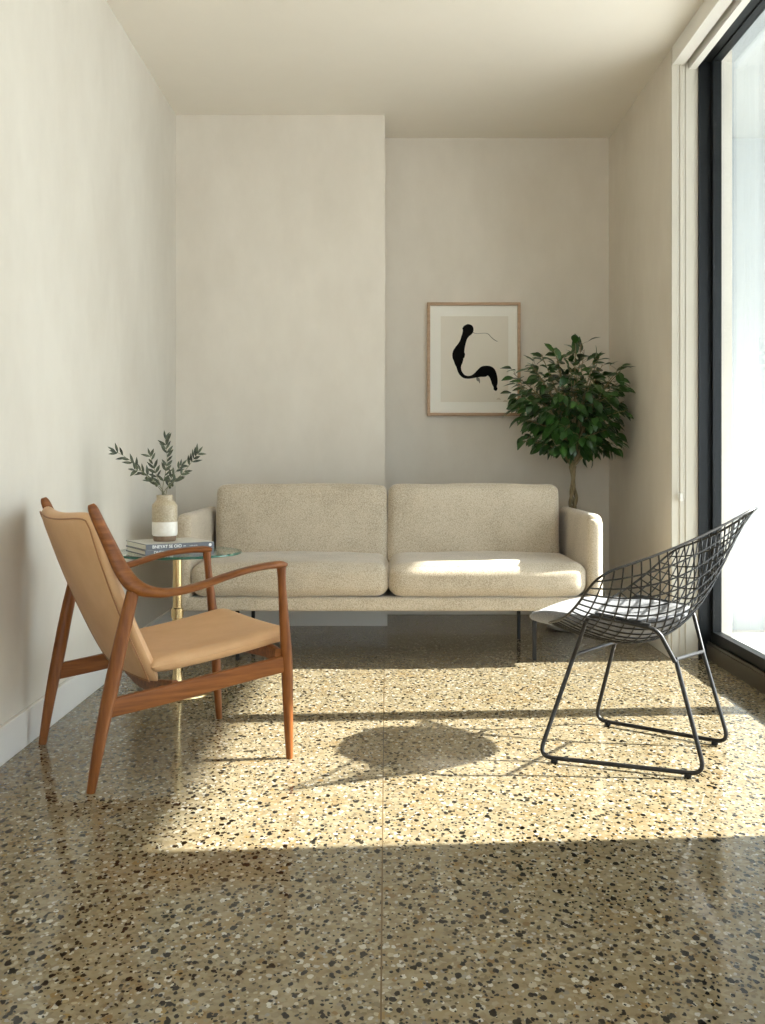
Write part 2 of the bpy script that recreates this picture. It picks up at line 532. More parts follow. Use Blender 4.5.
# terrace outside
M_TERR = noisy('terrace_stone', srgb(176, 174, 170), srgb(184, 182, 178), 12, .7)
struct(boxobj('floor_terrace', M_TERR, 1.57, 9, -6, 14, -.3, -.09))
struct(boxobj('ceiling_terrace', M_EXT, 1.57, 3.80, -6, 6.2, 2.86, 3.1))
struct(boxobj('wall_terrace', M_EXT, 1.63, 3.80, 6.0, 6.2, -.09, 2.86))

# blind chain hanging in the reveal
cx0, cx1 = 386-0, 0
m = MB()
yc = WY1-.034
xa, xb = XR+.022, XR+.050
zlo = H-.041*yc
path = [(xa, yc, 2.785), (xa, yc, zlo+.02)]
for k in range(9):
    a = math.pi+math.pi*k/8
    path.append(((xa+xb)/2+(xb-xa)/2*math.cos(a), yc, zlo+.014+.014*math.sin(a)))
path += [(xb, yc, zlo+.02), (xb, yc, 2.785)]
# beads give the chain its texture
tube_pt(m, path, .0014, 6)
for side in (xa, xb):
    z = zlo+.02
    while z < 2.78:
        lathe(m, [(.0004, z-.0022), (.0024, z-.0012), (.0026, z), (.0024, z+.0012), (.0004, z+.0022)], 6, (side, yc))
        z += .012
ch = empty('blind_chain', (0, 0, 0))
tag(ch, 'pale looped roller blind chain hanging in the white window reveal', 'blind chain')
m.build('chain', M_CORD, ch)
m = MB(); box(m, (xa+xb)/2-.007, (xa+xb)/2+.007, yc-.004, WY1-.014, zlo+.0, zlo+.035)
m.build('cleat', M_CORD, ch, bevel=.002)

# ------------------------------------------------------------------ tan leather armchair
AR = math.radians(32.0)
ac = empty('leather_armchair', (-.703, 3.201, 0), AR)
tag(ac, 'tan leather lounge chair with sculpted teak frame and arms beside the glass table', 'armchair')
for s in (-1, 1):
    # rear leg
    c = catmull([(-.320, .283*s, 0, .0115), (-.294, .287*s, .15, .0160), (-.266, .292*s, .285, .0190),
                 (-.236, .298*s, .43, .0185), (-.206, .302*s, .556, .0165)], 6)
    m = MB(); sweep(m, [p[:3] for p in c], [p[3] for p in c], [p[3]*1.1 for p in c], 16, (0, 1, 0))
    m.build('leg', M_TEAKV, ac)
    # front leg
    c = catmull([(.298, .283*s, 0, .0110), (.291, .287*s, .13, .0150), (.284, .291*s, .30, .0180),
                 (.271, .297*s, .45, .0150), (.262, .302*s, .55, .0125), (.259, .304*s, .600, .0150)], 6)
    m = MB(); sweep(m, [p[:3] for p in c], [p[3] for p in c], None, 16, (0, 1, 0))
    m.build('leg', M_TEAKV, ac)
    # arm: back post flowing down into the arm rest
    cp = [(-.317, .276, .806, .009, .010), (-.311, .277, .790, .0135, .017), (-.289, .277, .740, .0150, .020),
          (-.258, .277, .675, .0155, .023), (-.232, .289, .615, .017, .026), (-.200, .303, .572, .022, .026),
          (-.150, .320, .553, .027, .018), (-.090, .331, .552, .0275, .0135), (-.020, .335, .564, .027, .0125),
          (.060, .334, .585, .026, .012), (.130, .329, .600, .024, .0115), (.200, .318, .608, .021, .012),
          (.250, .307, .609, .018, .0135), (.276, .300, .607, .010, .008)]
    c = catmull([(p[0], p[1]*s, p[2], p[3]*.92, p[4]*.86) for p in cp], 6)
    m = MB(); sweep(m, [p[:3] for p in c], [p[3] for p in c], [p[4] for p in c], 20, (0, 1, 0), power=2.3)
    m.build('armrest', M_TEAK, ac, angle=70)
    # side stretcher
    c = catmull([(-.268, .290*s, .232, .026), (-.10, .290*s, .251, .0265), (.12, .290*s, .280, .025), (.286, .290*s, .300, .025)], 6)
    m = MB(); sweep(m, [p[:3] for p in c], .0095, [p[3] for p in c], 20, (0, 1, 0), power=7)
    m.build('side_stretcher', M_TEAK, ac, angle=35)
# rear stretcher and seat rails
m = MB()
c = catmull([(-.075, -.285, .268), (-.075, -.2, .254), (-.075, 0, .228), (-.075, .2, .254), (-.075, .285, .268)], 6)
sweep(m, c, .010, .019, 20, (1, 0, 0), power=6)
m.build('seat_rail', M_TEAK, ac, angle=35)
m = MB()
c = catmull([(.255, -.290, .325), (.255, -.2, .330), (.255, 0, .318), (.255, .2, .330), (.255, .290, .325)], 6)
sweep(m, c, .011, .022, 20, (1, 0, 0), power=6)
m.build('seat_rail', M_TEAK, ac, angle=35)
# seat: upholstered shell
def slab(mb, fn, nu, nv, th):
    """solid of varying thickness around a mid surface fn(u,v)->(Vector,normal), u,v in [-1,1]"""
    idx = []
    vs = []; fs = []
    for side in (1, -1):
        g = []
        for i in range(nu+1):
            row = []
            for j in range(nv+1):
                u = math.sin((-1+2*i/nu)*math.pi/2); v = math.sin((-1+2*j/nv)*math.pi/2)
                p = fn(u, v)
                e = .0008
                du = fn(u+e, v)-fn(u-e, v); dv = fn(u, v+e)-fn(u, v-e)
                n = du.cross(dv).normalized()
                prof = max(0, (1-abs(u)**16))**.5*max(0, (1-abs(v)**16))**.5
                t = th(u, v)*prof
                vs.append(p+n*t*side); row.append(len(vs)-1)
            g.append(row)
        idx.append(g)
    for sgi, g in enumerate(idx):
        for i in range(nu):
            for j in range(nv):
                q = (g[i][j], g[i+1][j], g[i+1][j+1], g[i][j+1])
                fs.append(q if sgi == 0 else q[::-1])
    a, b = idx
    for i in range(nu):
        fs.append((a[i][0], b[i][0], b[i+1][0], a[i+1][0])); fs.append((a[i][nv], a[i+1][nv], b[i+1][nv], b[i][nv]))
    for j in range(nv):
        fs.append((a[0][j], a[0][j+1], b[0][j+1], b[0][j])); fs.append((a[nu][j], b[nu][j], b[nu][j+1], a[nu][j+1]))
    mb.add(vs, fs)
def seat_fn(u, v):      # u: back->front, v: across
    x = .098+.230*u
    z = .344+.030*u+.010*(v*v)*(.4+.6*(u+1)/2)+.006*u*u
    w = .258+.006*u-.016*max(0, (u-.8)/.2)**2
    if u > .75: z -= .10*(u-.75)**2
    return Vector((x-.010*v*v*(1 if u > 0 else 0)*u, w*v, z))
m = MB(); slab(m, seat_fn, 26, 26, lambda u, v: .026)
m.build('seat', M_LEATHER, ac, angle=80)
def back_fn(u, v):      # u: bottom->top, v: across
    t = (u+1)/2
    x = -.104-.268*t+.062*t*t
    z = .275+.515*t
    w = .240+.044*t
    bulge = .034*(1-v*v)*(.45+.55*t)
    z -= .018*(1-v*v)*max(0, u)**2
    if u > .82: w *= 1-.045*((u-.82)/.18)**2; z -= .020*abs(v)**8*((u-.82)/.18)
    # lower corners round inwards
    if u < -.6: w *= 1-.10*((-.6-u)/.4)**2
    return Vector((x-bulge, w*v, z))
m = MB(); slab(m, back_fn, 30, 26, lambda u, v: .022+.006*(1-v*v))
bk = m.build('backrest', M_LEATHER, ac, angle=80)
m = MB()
pp = []
def outer(u, v, k=.0215):
    p = back_fn(u, v); e = .001
    n = (back_fn(u+e, v)-back_fn(u-e, v)).cross(back_fn(u, v+e)-back_fn(u, v-e)).normalized()
    if n.x > 0: n = -n
    return p+n*k
for i in range(31): pp.append(outer(-.955+1.91*i/30, -.955))
for i in range(1, 31): pp.append(outer(.955, -.955+1.91*i/30))
for i in range(1, 31): pp.append(outer(.955-1.91*i/30, .955))
for i in range(1, 30): pp.append(outer(-.955, .955-1.91*i/30))
tube_pt(m, pp, .0024, 6, closed=True)
m.build('piping', M_PIPING, bk)

# ------------------------------------------------------------------ wire chair
wu = Vector((-.8125, .583, 0)).normalized()
wr = math.atan2(wu.y, wu.x)+math.radians(6.6)
wc = empty('wire_lounge_chair', (.8354, 3.2475, 0), wr)
tag(wc, 'black wire diamond shaped lounge chair with grey seat pad by the window', 'chair')
# local: x forward, y left.  near side in the photo is local +y
F_ = Vector((.368, 0, .402)); B_ = Vector((-.368, 0, .800))
def CP(i, j):
    T = {(0, 0): F_, (2, 2): B_, (2, 0): Vector((.015, .455, .604)), (1, 0): Vector((.190, .250, .366)),
         (2, 1): Vector((-.190, .250, .664)), (1, 1): Vector((-.36, 0, -.115))}
    if (i, j) in T: return T[(i, j)]
    q = T[(j, i)]; return Vector((q.x, -q.y, q.z))
def shell(s, t):       # s,t in [-1,1]
    a, b = (s+1)/2, (t+1)/2
    Ba = ((1-a)**2, 2*a*(1-a), a*a); Bb = ((1-b)**2, 2*b*(1-b), b*b)
    p = Vector((0, 0, 0))
    for i in range(3):
        for j in range(3): p += CP(i, j)*(Ba[i]*Bb[j])
    return p
PW = 12.0
def ext(t): return (1-min(1, abs(t))**PW)**(1/PW)
m = MB()
NW = 19
for k in range(NW):
    t = -1+2*(k+1)/(NW+1)
    e = ext(t)
    tube_pt(m, [shell(-e+2*e*i/28, t) for i in range(29)], .0026, 6)
    tube_pt(m, [shell(t, -e+2*e*i/28)+Vector((0, 0, -.002)) for i in range(29)], .0026, 6)
m.build('wire_basket', M_WIRE, wc)
m = MB(); rim = []
for k in range(140):
    a = 2*math.pi*k/140
    ca, sa = math.cos(a), math.sin(a)
    rr = (abs(ca)**PW+abs(sa)**PW)**(-1/PW)
    rim.append(shell(ca*rr, sa*rr))
tube_pt(m, rim, .0040, 8, closed=True)
m.build('rim', M_WIRE, wc)
for s in (1, -1):
    near = s > 0
    hf, hr, hw = (.313, .248, .215) if near else (.200, .125, .175)
    xf, xr = (.242, -.246) if near else (.222, -.246)
    xw = .161 if near else .145
    zf, zr = (.318, .334) if near else (.296, .292)
    m = MB()
    p = rounded_path([(xw, hw*s, zf), (xf, hf*s, .014), (xr, hr*s, .014), (-.153, hw*s, zr)], .045, 8)
    tube_pt(m, p, .0068, 10)
    m.build('sled_leg', M_BLACK, wc)
    m = MB()
    hb = .238
    p = rounded_path([(xw, (hw+.008)*s, zf-.006), (.108, hb*s, .452), (-.105, hb*s, .424), (-.153, (hw+.008)*s, zr-.006)], .030, 8)
    tube_pt(m, p, .0068, 10)
    m.build('bracket', M_BLACK, wc)
    m = MB()
    tube_pt(m, [(.086, (hb-.003)*s, .453), (0, (hb-.003)*s, .442), (-.082, (hb-.003)*s, .431)], .0095, 10)
    m.build('bumper', M_RUBBER, wc)
    for t in (.1, .9):
        q = Vector((xf, hf*s, .0)).lerp(Vector((xr, hr*s, 0)), t)
        m = MB(); lathe(m, [(.009, 0), (.011, .002), (.011, .010), (.009, .012)], 14, (q.x, q.y))
        m.build('foot', M_RUBBER, wc)
for x, x2, zn, zf_ in ((.161, .145, .319, .297), (-.153, -.153, .335, .293)):
    m = MB()
    tube_pt(m, [(x, .215, zn), (x2, -.175, zf_)], .0062, 10)
    m.build('cross_rod', M_BLACK, wc)
# seat pad lying in the basket
samples = []
for i in range(61):
    for j in range(61):
        samples.append(shell(-1.15+2.1*i/60, -1.15+2.1*j/60))
def shell_z(x, y):
    d = sorted(((p.x-x)**2+(p.y-y)**2, p.z) for p in samples)[:6]
    w = [1/(a+1e-6) for a, _ in d]
    return sum(k*z for k, (_, z) in zip(w, d))/sum(w)
def pad_z(x, y):
    zc0 = shell_z(x, 0)
    return zc0+min(shell_z(x, y)-zc0, 1.6*y*y)-.95*max(0, x-.19)**2
m = MB(); vs = []; fs = []
NR, NA = 12, 40
PCX, PRX, PRY = .116, .264, .232
top = [];  bot = []
zc = {}
for i in range(NR+1):
    for k in range(NA):
        r = math.sin(i/NR*math.pi/2)
        a = 2*math.pi*k/NA
        x = PCX+PRX*r*math.cos(a); y = PRY*r*math.sin(a)*(1-.10*math.cos(a)*r)
        if (i == 0 and k > 0):
            z0 = zc[(0, 0)]
        else: z0 = pad_z(x, y)
        zc[(i, k)] = z0
for _ in range(3):
    new = dict(zc)
    for i in range(1, NR):
        for k in range(NA):
            new[(i, k)] = (zc[(i, k)]*2+zc[(i-1, k)]+zc[(i+1, k)]+zc[(i, (k+1) % NA)]+zc[(i, k-1 if k else NA-1)])/6
    zc = new
for sgn in (1, -1):
    for i in range(NR+1):
        for k in range(NA):
            r = math.sin(i/NR*math.pi/2); a = 2*math.pi*k/NA
            x = PCX+PRX*r*math.cos(a); y = PRY*r*math.sin(a)*(1-.10*math.cos(a)*r)
            th = .021*math.sqrt(max(0, 1-r**10))
            vs.append((x, y, zc[(i, k)]+.024+sgn*th))
off = (NR+1)*NA
for sg in (0, 1):
    for i in range(NR):
        for k in range(NA):
            k2 = (k+1) % NA
            q = (sg*off+i*NA+k, sg*off+i*NA+k2, sg*off+(i+1)*NA+k2, sg*off+(i+1)*NA+k)
            if i == 0:
                q = (sg*off, q[2], q[3])
            fs.append(q)
m.add(vs, fs)
# weld the outer edge
pad = m.build('seat_pad', M_PAD, wc, angle=180)
_bm = bmesh.new(); _bm.from_mesh(pad.data); bmesh.ops.remove_doubles(_bm, verts=_bm.verts, dist=.0004)
bmesh.ops.recalc_face_normals(_bm, faces=_bm.faces); _bm.to_mesh(pad.data); _bm.free()

# ------------------------------------------------------------------ sofa
SX = .015
so = empty('sofa', (SX, 4.50, 0))
tag(so, 'two seat sofa in oatmeal boucle fabric on slim black legs against the back wall', 'sofa')
HW = .965
m = MB(); cushion(m, 2*HW-.015, .78, .062, .014, n=14); xform(m, Matrix.Translation((0, .40, .278)))
m.build('base', M_SOFA, so, angle=180)
for s in (-1, 1):
    # slim arm with a big rounded upper front corner
    m = MB(); cushion(m, .070, .79, .435, .032, (.006, 0, .0), n=26)
    vv = []
    for (x, y, z) in m.v:
        # round off the upper front corner in side view
        yy, zz = y+.395, z+.2175
        Rr = .055
        if yy < Rr and zz > .435-Rr:
            dy, dz = Rr-yy, zz-(.435-Rr)
            mx = max(dy, dz); L = math.hypot(dy, dz)
            if L > 1e-6:
                k = mx/L; yy = Rr-dy*k; zz = .435-Rr+dz*k
        vv.append((x, yy+.008, zz+.250))
    m.v = vv
    xform(m, Matrix.Translation((s*(HW-.033), 0, 0)))
    m.build('arm', M_SOFA, so, angle=180)
m = MB(); cushion(m, 2*HW-.16, .10, .44, .035, n=16); xform(m, Matrix.Translation((0, .73, .475)))
m.build('back_frame', M_SOFA, so, angle=180)
for s in (-1, 1):
    w = .897
    m = MB(); cushion(m, w, .63, .152, .055, (.006, .010, .016), n=30, wob=.006, seed=s*3.1)
    xform(m, Matrix.Translation((s*(w/2+.0012)-.003, .312, .386)))
    sc_ = m.build('seat_cushion', M_SOFA, so, angle=180)
    w = .86
    m = MB(); cushion(m, w, .175, .44, .04, (.004, .018, .008), n=30, wob=.007, seed=s*5.7)
    xform(m, Matrix.Translation((s*(w/2+.003)-.008, .592, .580)) @ Matrix.Rotation(math.radians(-9), 4, 'X'))
    m.build('back_cushion', M_SOFA, so, angle=180)
for s in (-1, 1):
    for y in (.15, .70):
        m = MB(); box(m, s*.69-SX-.009, s*.69-SX+.009, y-.009, y+.009, 0, .249)
        box(m, s*.69-SX-.03, s*.69-SX+.03, y-.03, y+.03, .244, .249)
        m.build('leg', M_BLACK, so, bevel=.0015)

# ------------------------------------------------------------------ brass and glass side table
TX, TY = -.833, 3.99
TT = .566
st = empty('side_table', (TX, TY, 0))
tag(st, 'round glass side table on a brass pedestal between armchair and sofa', 'side table')
m = MB(); lathe(m, [(.001, .0), (.136, .0), (.140, .003), (.138, .008), (.10, .011), (.05, .014), (.032, .019), (.028, .026), (.001, .026)], 64)
m.build('base', M_BRASS, st)
m = MB(); lathe(m, [(.030, .022), (.027, .03), (.022, .05), (.018, .08), (.0155, .12), (.0145, .16), (.014, .29)], 40)
m.build('stem', M_BRASS, st)
m = MB(); lathe(m, [(.014, .285), (.020, .287), (.020, .300), (.0245, .302), (.0245, .338), (.0205, .341), (.0175, .343)], 40)
m.build('collar', M_BRASS, st)
m = MB(); lathe(m, [(.0175, .340), (.0175, TT-.022)], 40)
m.build('pole', M_BRASS, st)
m = MB(); lathe(m, [(.0175, TT-.024), (.05, TT-.016), (.05, TT-.010), (.001, TT-.010)], 40)
m.build('mount_plate', M_BRASS, st)
m = MB()
lathe(m, [(.0005, TT-.010), (.2525, TT-.010)], 96, closed=False)
lathe(m, [(.2525, TT), (.0005, TT)], 96, closed=False)
m.cur = 1
lathe(m, [(.2525, TT-.010), (.255, TT-.008), (.255, TT-.002), (.2525, TT)], 96, closed=False)
m.build('glass_top', [M_TGLASS, M_TEDGE], st)

# books
def book(loc, rz, L, W, T, cover, spine_text, label, spine_side=-1):
    r = empty('book', loc, rz)
    tag(r, label, 'book', 'books stacked on the glass table')
    t = .0022
    m = MB()
    box(m, -L/2, L/2, -W/2, W/2, 0, t); box(m, -L/2, L/2, -W/2, W/2, T-t, T)
    box(m, -L/2, L/2, -W/2-.002, -W/2+t*.6, 0, T)
    m.cur = 1
    box(m, -L/2+.0, L/2-.0, -W/2+.001, W/2, T-.0002, T+.0004)
    m.build('cover', cover, r, smooth=True, angle=30)
    m = MB(); box(m, -L/2+.004, L/2-.004, -W/2+t, W/2-.004, t, T-t)
    m.build('page_block', M_PAGES, r, smooth=False)
    for k, (txt, size, x, weight) in enumerate(spine_text):
        cu = bpy.data.curves.new('lettering', 'FONT'); cu.body = txt; cu.size = size
        cu.align_y = 'CENTER'; cu.extrude = .0002; cu.offset = weight
        tmp = bpy.data.objects.new('lettering_curve', cu); COL.objects.link(tmp)
        bpy.context.view_layer.update()
        me = bpy.data.meshes.new_from_object(tmp.evaluated_get(bpy.context.evaluated_depsgraph_get()))
        bpy.data.objects.remove(tmp)
        o = bpy.data.objects.new('lettering', me); COL.objects.link(o)
        me.materials.clear(); me.materials.append(M_PRINT)
        o.parent = r; o.location = (x, -W/2-.0023, T/2+.0005); o.rotation_euler = (math.pi/2, 0, 0)
    return r
RB = math.radians(32)
b2 = book((-.862, 3.982, TT), RB-.01, .276, .244, .0185, [M_COVER, M_COVERW], [('DNEYAT SE', .015, -.105, .0002)],
          'lower slate spined book lying directly on the glass table top')
b1 = book((-.862, 3.985, TT+.0190), RB, .276, .246, .0225, [M_COVER, M_COVERW],
          [('BNEYAT SE OIO', .0165, -.114, .0003), ('ııııııı', .007, .010, .0001), ('ııı ııııııı ıı ııııı ıııııı', .0052, .036, 0)],
          'upper slate spined book with pale cover under the stoneware vase')
# round emblem on the upper spine
m = MB()
vs = [(.121+.0065*math.cos(a), -.1254, .0116+.0065*math.sin(a)) for a in [2*math.pi*k/24 for k in range(24)]]
vs2 = [(x, y-.0003, z) for x, y, z in vs]
m.add(vs+vs2, [tuple(range(24, 48)), tuple(range(23, -1, -1))]+[(k, (k+1) % 24, 24+(k+1) % 24, 24+k) for k in range(24)])
m.build('emblem', M_PRINT, b1, smooth=False)

# vase
VX, VY, VZ = -.879, 3.972, TT+.0419+.0005
va = empty('vase', (VX, VY, VZ))
tag(va, 'stoneware vase banded beige, white and brown standing on the books', 'vase')
m = MB()
prof = [(.001, 0), (.040, 0), (.0435, .003), (.045, .018), (.0455, .0215)]
lathe(m, prof, 48, closed=False)
m.cur = 1
lathe(m, [(.0455, .0215), (.0498, .026), (.0500, .040), (.0500, .077)], 48, closed=False)
m.cur = 2
lathe(m, [(.0500, .077), (.0500, .138), (.0485, .144), (.044, .150), (.037, .157), (.0325, .163), (.0315, .172),
          (.0325, .180), (.0325, .1825), (.0300, .183), (.0275, .180), (.0190, .170), (.026, .155), (.044, .138), (.045, .02), (.001, .018)], 48, closed=False)
m.build('body', [M_CLAY, M_GLAZE, M_STONEW], va, angle=50)

# olive branches
def leaf_mesh(mb, base, direction, normal, L, W, curl=.15, nseg=6):
    d = direction.normalized(); n = (normal-d*normal.dot(d))
    if n.length < 1e-3: n = d.orthogonal()
    n.normalize(); s = d.cross(n)
    vs = []; fs = []
    for i in range(nseg+1):
        t = i/nseg
        w = W*.5*(math.sin(math.pi*min(1, t*1.02)**.85)**.9 if 0 < t < 1 else 0.02)
        c = base+d*(L*t)-n*(curl*L*t*t)
        vs += [c-s*w+n*w*.25, c, c+s*w+n*w*.25]
    th = n*.0006
    k0 = len(vs)
    vs = vs+[v-th for v in vs]
    for i in range(nseg):
        for j in range(2):
            a = i*3+j
            fs.append((a, a+1, a+4, a+3)); fs.append((k0+a+3, k0+a+4, k0+a+1, k0+a))
        a = i*3; fs.append((a, a+3, k0+a+3, k0+a)); a = i*3+2; fs.append((a, k0+a, k0+a+3, a+3))
    mb.add(vs, fs)

def px(x, y, d): return Vector(((x-386)/1000*d, d, H+(460-y)/1000*d))
mouth = Vector((VX, VY, VZ+.178))
vase_base = Vector((VX, VY, VZ+.02))
SPR = [  # tip in photo px, depth, mid point, label
    ((115, 451), 3.93, (133, 463), 11, 'long olive branch reaching out to the left of the vase'),
    ((134, 470), 3.86, (146, 474), 7, 'short olive branch with fruit on the lower left of the vase'),
    ((165, 438), 3.99, (167, 462), 11, 'tallest olive branch rising straight above the vase'),
    ((150, 455), 4.02, (156, 474), 8, 'olive branch leaning slightly left behind the tallest one'),
    ((198, 453), 3.96, (184, 472), 11, 'long olive branch arching out to the right of the vase'),
    ((182, 465), 4.03, (172, 477), 7, 'short olive branch with fruit just right of the vase neck'),
]
rnd = random.Random(11)
for bi, (tip, d, mid, nl, lab) in enumerate(SPR):
    r = empty('olive_branch', tuple(mouth))
    tag(r, lab, 'olive branch', 'olive branches in the stoneware vase')
    tipv = px(*tip, d)-mouth; midv = px(*mid, (d+VY)/2)-mouth
    ja = Vector((rnd.uniform(-.009, .009), rnd.uniform(-.009, .009), 0))
    pts = catmull([tuple(Vector((ja.x*-1.5, ja.y*-1.5, -.145))), tuple(ja), tuple(midv), tuple(tipv)], 8)
    m = MB(); tube_pt(m, pts, [.0021-.0014*i/(len(pts)-1) for i in range(len(pts))], 6)
    m.build('stem', M_OSTEM, r)
    m = MB(); mo = MB()
    P = [Vector(p) for p in pts]
    up0 = 11
    for k in range(nl):
        f = (k+.3)/nl
        idx = up0+f*(len(P)-1-up0)
        i0 = min(int(idx), len(P)-2)
        b0 = P[i0].lerp(P[i0+1], idx-i0); t = (P[i0+1]-P[i0]).normalized()
        for sd in (-1, 1):
            if rnd.random() < .30: continue
            view = Vector((0, -1, 0))
            side = t.cross(view).normalized()*sd
            dr = (t*rnd.uniform(.7, 1.1)+side*rnd.uniform(.45, .95)+Vector((0, rnd.uniform(-.7, .7), rnd.uniform(-.1, .15)))).normalized()
            leaf_mesh(m, b0, dr, Vector((rnd.uniform(-.6, .6), -1, rnd.uniform(-.3, .9))), rnd.uniform(.032, .046), rnd.uniform(.0095, .0130), rnd.uniform(-.05, .15))
    leaf_mesh(m, P[-1]-(P[-1]-P[-2]).normalized()*.003, (P[-1]-P[-2]), Vector((.2, -1, .3)), .036, .009, .05)
    lv = m.build('leaves', M_OLEAF, r, angle=60)
    if bi in (1, 5, 4):
        for q in range(3 if bi != 4 else 1):
            i0 = 12+q*3
            c = P[i0]+Vector((rnd.uniform(-.012, .012), -.008, -.008))
            m2 = MB(); prof = [(.0002+.0052*math.sin(math.pi*j/8), c.z-.0068*math.cos(math.pi*j/8)) for j in range(9)]
            lathe(m2, prof, 12, (c.x, c.y))
            m2.build('olive', M_OLIVE, r)

# ------------------------------------------------------------------ framed ink drawing
fx0, fx1 = (427-386)/1000*YB, (520-386)/1000*YB
fz1, fz0 = H+(460-303)/1000*YB, H+(460-416)/1000*YB
fr = empty('framed_print', ((fx0+fx1)/2, YB, (fz0+fz1)/2))
tag(fr, 'abstract black ink brush drawing in a pale oak frame on the back wall', 'picture')
fw, fh = fx1-fx0, fz1-fz0
m = MB(); t = .018
box(m, -fw/2, -fw/2+t, -.03, -.001, -fh/2, fh/2); box(m, fw/2-t, fw/2, -.03, -.001, -fh/2, fh/2)
box(m, -fw/2+t, fw/2-t, -.03, -.001, fh/2-t, fh/2); box(m, -fw/2+t, fw/2-t, -.03, -.001, -fh/2, -fh/2+t)
m.build('frame', M_OAK, fr, bevel=.0015)
boxobj('mat_board', M_MAT, -fw/2+t, fw/2-t, -.014, -.002, -fh/2+t, fh/2-t, fr)
# crop px of the paper in the 765x904 zoom of [420,295,530,425]
def zx(x, y):
    X = 420+x*110/765; Y = 295+y*130/904
    return ((X-386)/1000*YB-(fx0+fx1)/2, H+(460-Y)/1000*YB-(fz0+fz1)/2)
p0 = zx(143, 745); p1 = zx(612, 150)
pap = boxobj('paper', M_PAPER, p0[0], p1[0], -.0155, -.0140, p0[1], p1[1], fr)
# brush stroke: spine points with half widths (zoom px)
STK = [(330, 205, 4), (331, 214, 26), (332, 232, 38), (330, 252, 38), (318, 275, 27), (306, 300, 22), (298, 325, 22), (288, 350, 26),
       (276, 378, 34), (266, 405, 40), (264, 432, 40), (266, 458, 33), (266, 480, 26), (268, 500, 17), (272, 522, 14), (282, 545, 13),
       (302, 566, 12), (330, 574, 10), (360, 570, 11), (385, 560, 17), (410, 547, 27), (438, 535, 38), (465, 528, 35), (488, 535, 34),
       (505, 560, 28), (514, 590, 24), (518, 618, 20), (521, 640, 12), (524, 655, 14), (527, 668, 4)]
def stroke(mb, pts, y, cnt=5, th=.0006):
    c = catmull(pts, cnt)
    L = []; R = []
    for i, p in enumerate(c):
        a = c[max(i-1, 0)]; b = c[min(i+1, len(c)-1)]
        tx, ty = b[0]-a[0], b[1]-a[1]; l = math.hypot(tx, ty) or 1
        nx, ny = -ty/l, tx/l
        w = max(.4, p[2])
        L.append(zx(p[0]+nx*w, p[1]+ny*w)); R.append(zx(p[0]-nx*w, p[1]-ny*w))
    n = len(c)
    vs = [(x, y, z) for x, z in L]+[(x, y, z) for x, z in R]+[(x, y-th, z) for x, z in L]+[(x, y-th, z) for x, z in R]
    fs = []
    for i in range(n-1):
        fs.append((2*n+i, 2*n+i+1, 3*n+i+1, 3*n+i))
        fs.append((i, 2*n+i, 2*n+i+1, i+1)); fs.append((n+i, n+i+1, 3*n+i+1, 3*n+i))
    fs.append((0, n, 3*n, 2*n)); fs.append((n-1, 3*n-1, 4*n-1, 2*n-1)[::-1] if False else (n-1, 2*n-1, 4*n-1, 3*n-1))
    mb.add(vs, fs)
m = MB(); stroke(m, STK, -.0155)
stroke(m, [(302, 395, 2), (305, 415, 7), (303, 440, 3)], -.0155)
m.build('ink_stroke', M_INK, pap, smooth=False)
m = MB(); stroke(m, [(365, 262, 3), (385, 270, 1.5), (420, 269, 1.4), (455, 268, 1.6), (475, 276, 2.2), (497, 299, 2.6), (520, 317, 2.6), (538, 326, 1.2)], -.0156)
m.build('thin_line', M_INKLIGHT, pap, smooth=False)
m = MB(); stroke(m, [(392, 570, 3), (402, 588, 12), (410, 600, 6), (413, 615, 1.5)], -.0154, th=.0002)
m.build('ink_bleed', M_INKLIGHT, pap, smooth=False)
m = MB(); stroke(m, [(530, 728, 2), (545, 722, 6), (560, 728, 2)], -.0156); stroke(m, [(575, 744, 2), (590, 738, 7), (606, 742, 2)], -.0156)
m.build('signature', M_STAMP, pap, smooth=False)

# ------------------------------------------------------------------ ficus tree
FX, FY = 1.035, 5.52
fi = empty('potted_ficus', (FX, FY, 0))
tag(fi, 'braided trunk ficus tree in a white pot in the corner behind the sofa', 'potted plant')
m = MB(); lathe(m, [(.001, 0), (.115, 0), (.150, .012), (.166, .04), (.172, .09), (.168, .22), (.160, .27), (.158, .285), (.148, .285), (.148, .25), (.001, .25)], 56, closed=False)
m.build('pot', M_POT, fi, angle=60)
m = MB(); lathe(m, [(.001, .251), (.147, .251), (.147, .262), (.09, .268), (.001, .270)], 40, closed=False)
m.build('soil', M_SOIL, fi)
TOPZ = H+(460-466)/1000*FY
XO = (573-386)/1000*FY-FX
m = MB()
for k in range(3):
    pts = []; rr = []
    for i in range(61):
        t = i/60; z = .24+(TOPZ-.24)*t
        a = 2*math.pi*(k/3+2.2*t)
        ra = .014*(.75+.5*math.sin(2*math.pi*(3*t+.1)))
        pts.append((XO*t+ra*math.cos(a), ra*math.sin(a), z)); rr.append(.013-.004*t)
    tube_pt(m, pts, rr, 10)
m.build('trunk', M_BARK, fi)
rnd = random.Random(5)
crown_c = Vector(((570-386)/1000*FY-FX, 0, H+(460-398)/1000*FY))
RX, RY, RZ = .375, .30, .325
mb_b = MB(); mb_l = MB()
start = Vector((XO, 0, TOPZ-.01))
tips = []
NB = 64
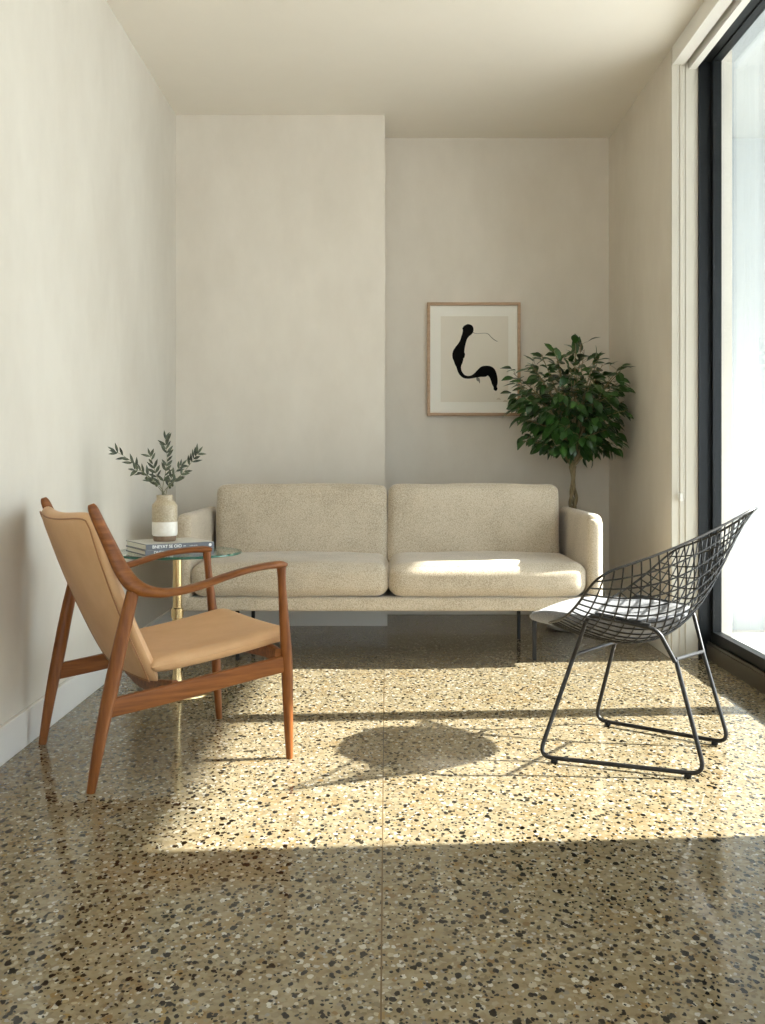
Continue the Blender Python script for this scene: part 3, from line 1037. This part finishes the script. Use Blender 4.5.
for k in range(NB):
    # spread directions over the crown
    z = 1-2*(k+.5)/NB
    a = k*2.39996
    r = math.sqrt(1-z*z)
    tgt = crown_c+Vector((RX*r*math.cos(a), RY*r*math.sin(a), RZ*z))*rnd.uniform(.80, 1.0)
    if z < -.2: tgt = crown_c+(tgt-crown_c)*(1+.22*(z+.2))
    if z < -.72: tgt = crown_c+Vector((RX*.75*math.cos(a), RY*.75*math.sin(a), RZ*z*.85))
    if tgt.x+FX > 1.315: tgt.x = 1.315-FX-rnd.uniform(0, .03)
    mid = start.lerp(tgt, .5)+Vector((0, 0, .07*(1-abs(z))+.03))
    mid.x = start.x+(tgt.x-start.x)*.40; mid.y = start.y+(tgt.y-start.y)*.40
    pts = catmull([tuple(start), tuple(mid), tuple(tgt)], 8)
    tube_pt(mb_b, pts, [.0052-.0038*i/(len(pts)-1) for i in range(len(pts))], 6)
    P = [Vector(p) for p in pts]
    # side twigs and leaves
    nlf = 19
    for q in range(nlf):
        f = .42+.58*(q+rnd.random())/nlf
        idx = f*(len(P)-1); i0 = min(int(idx), len(P)-2)
        b0 = P[i0].lerp(P[i0+1], idx-i0); t = (P[i0+1]-P[i0]).normalized()
        off = Vector((rnd.uniform(-1, 1), rnd.uniform(-1, 1), rnd.uniform(-.5, .8))).normalized()
        base = b0+off*rnd.uniform(.004, .055)
        out = (base-crown_c); out.z *= .6
        if out.length > 1e-3: out.normalize()
        dr = (t*.35+off*.55+out*.55+Vector((0, 0, -.55))).normalized()
        L = rnd.uniform(.052, .078)
        if base.x+FX+max(0, dr.x)*L > 1.340: continue
        if base.y+FY+max(0, dr.y)*L > YB-.01: continue
        tube_pt(mb_b, [b0, b0.lerp(base, .6)+Vector((0, 0, .003)), base], .0011, 4)
        leaf_mesh(mb_l, base, dr, Vector((rnd.uniform(-.7, .7), rnd.uniform(-.9, .3), 1)), L, L*rnd.uniform(.50, .62), rnd.uniform(.1, .32), 6)
mb_b.build('branches', M_BARK, fi)
tag(mb_l.build('foliage', M_LEAF, fi, angle=60), kind='stuff')

# ------------------------------------------------------------------ light
w = bpy.data.worlds.new('world'); SC.world = w; w.use_nodes = True
bg = w.node_tree.nodes['Background']
bg.inputs[0].default_value = (.80, .90, 1.0, 1); bg.inputs[1].default_value = 3.3
sl = bpy.data.lights.new('sun', 'SUN'); sl.energy = 17.5; sl.angle = math.radians(.9); sl.color = (1, .965, .905)
so_ = bpy.data.objects.new('sun', sl); COL.objects.link(so_)
so_.rotation_euler = Vector((-1, -.065, -.66)).to_track_quat('-Z', 'Y').to_euler()
so_.location = (8, 4, 6)

# ------------------------------------------------------------------ camera
cd = bpy.data.cameras.new('camera'); cam = bpy.data.objects.new('camera', cd); COL.objects.link(cam)
cam.location = (0, 0, H); cam.rotation_euler = (math.pi/2, 0, 0)
cd.sensor_fit = 'HORIZONTAL'; cd.sensor_width = 36; cd.lens = 36*1000/765
cd.shift_x = -3.5/765; cd.shift_y = -52/765
cd.clip_start = .05
SC.camera = cam
vs_ = SC.view_settings
vs_.view_transform = 'Standard'; vs_.look = 'None'; vs_.gamma = 1; vs_.use_curve_mapping = False
vs_.exposure = .74
SC.cycles.max_bounces = 14; SC.cycles.diffuse_bounces = 12; SC.cycles.transparent_max_bounces = 12
SC.cycles.sample_clamp_indirect = 8
SC.cycles.use_denoising = True
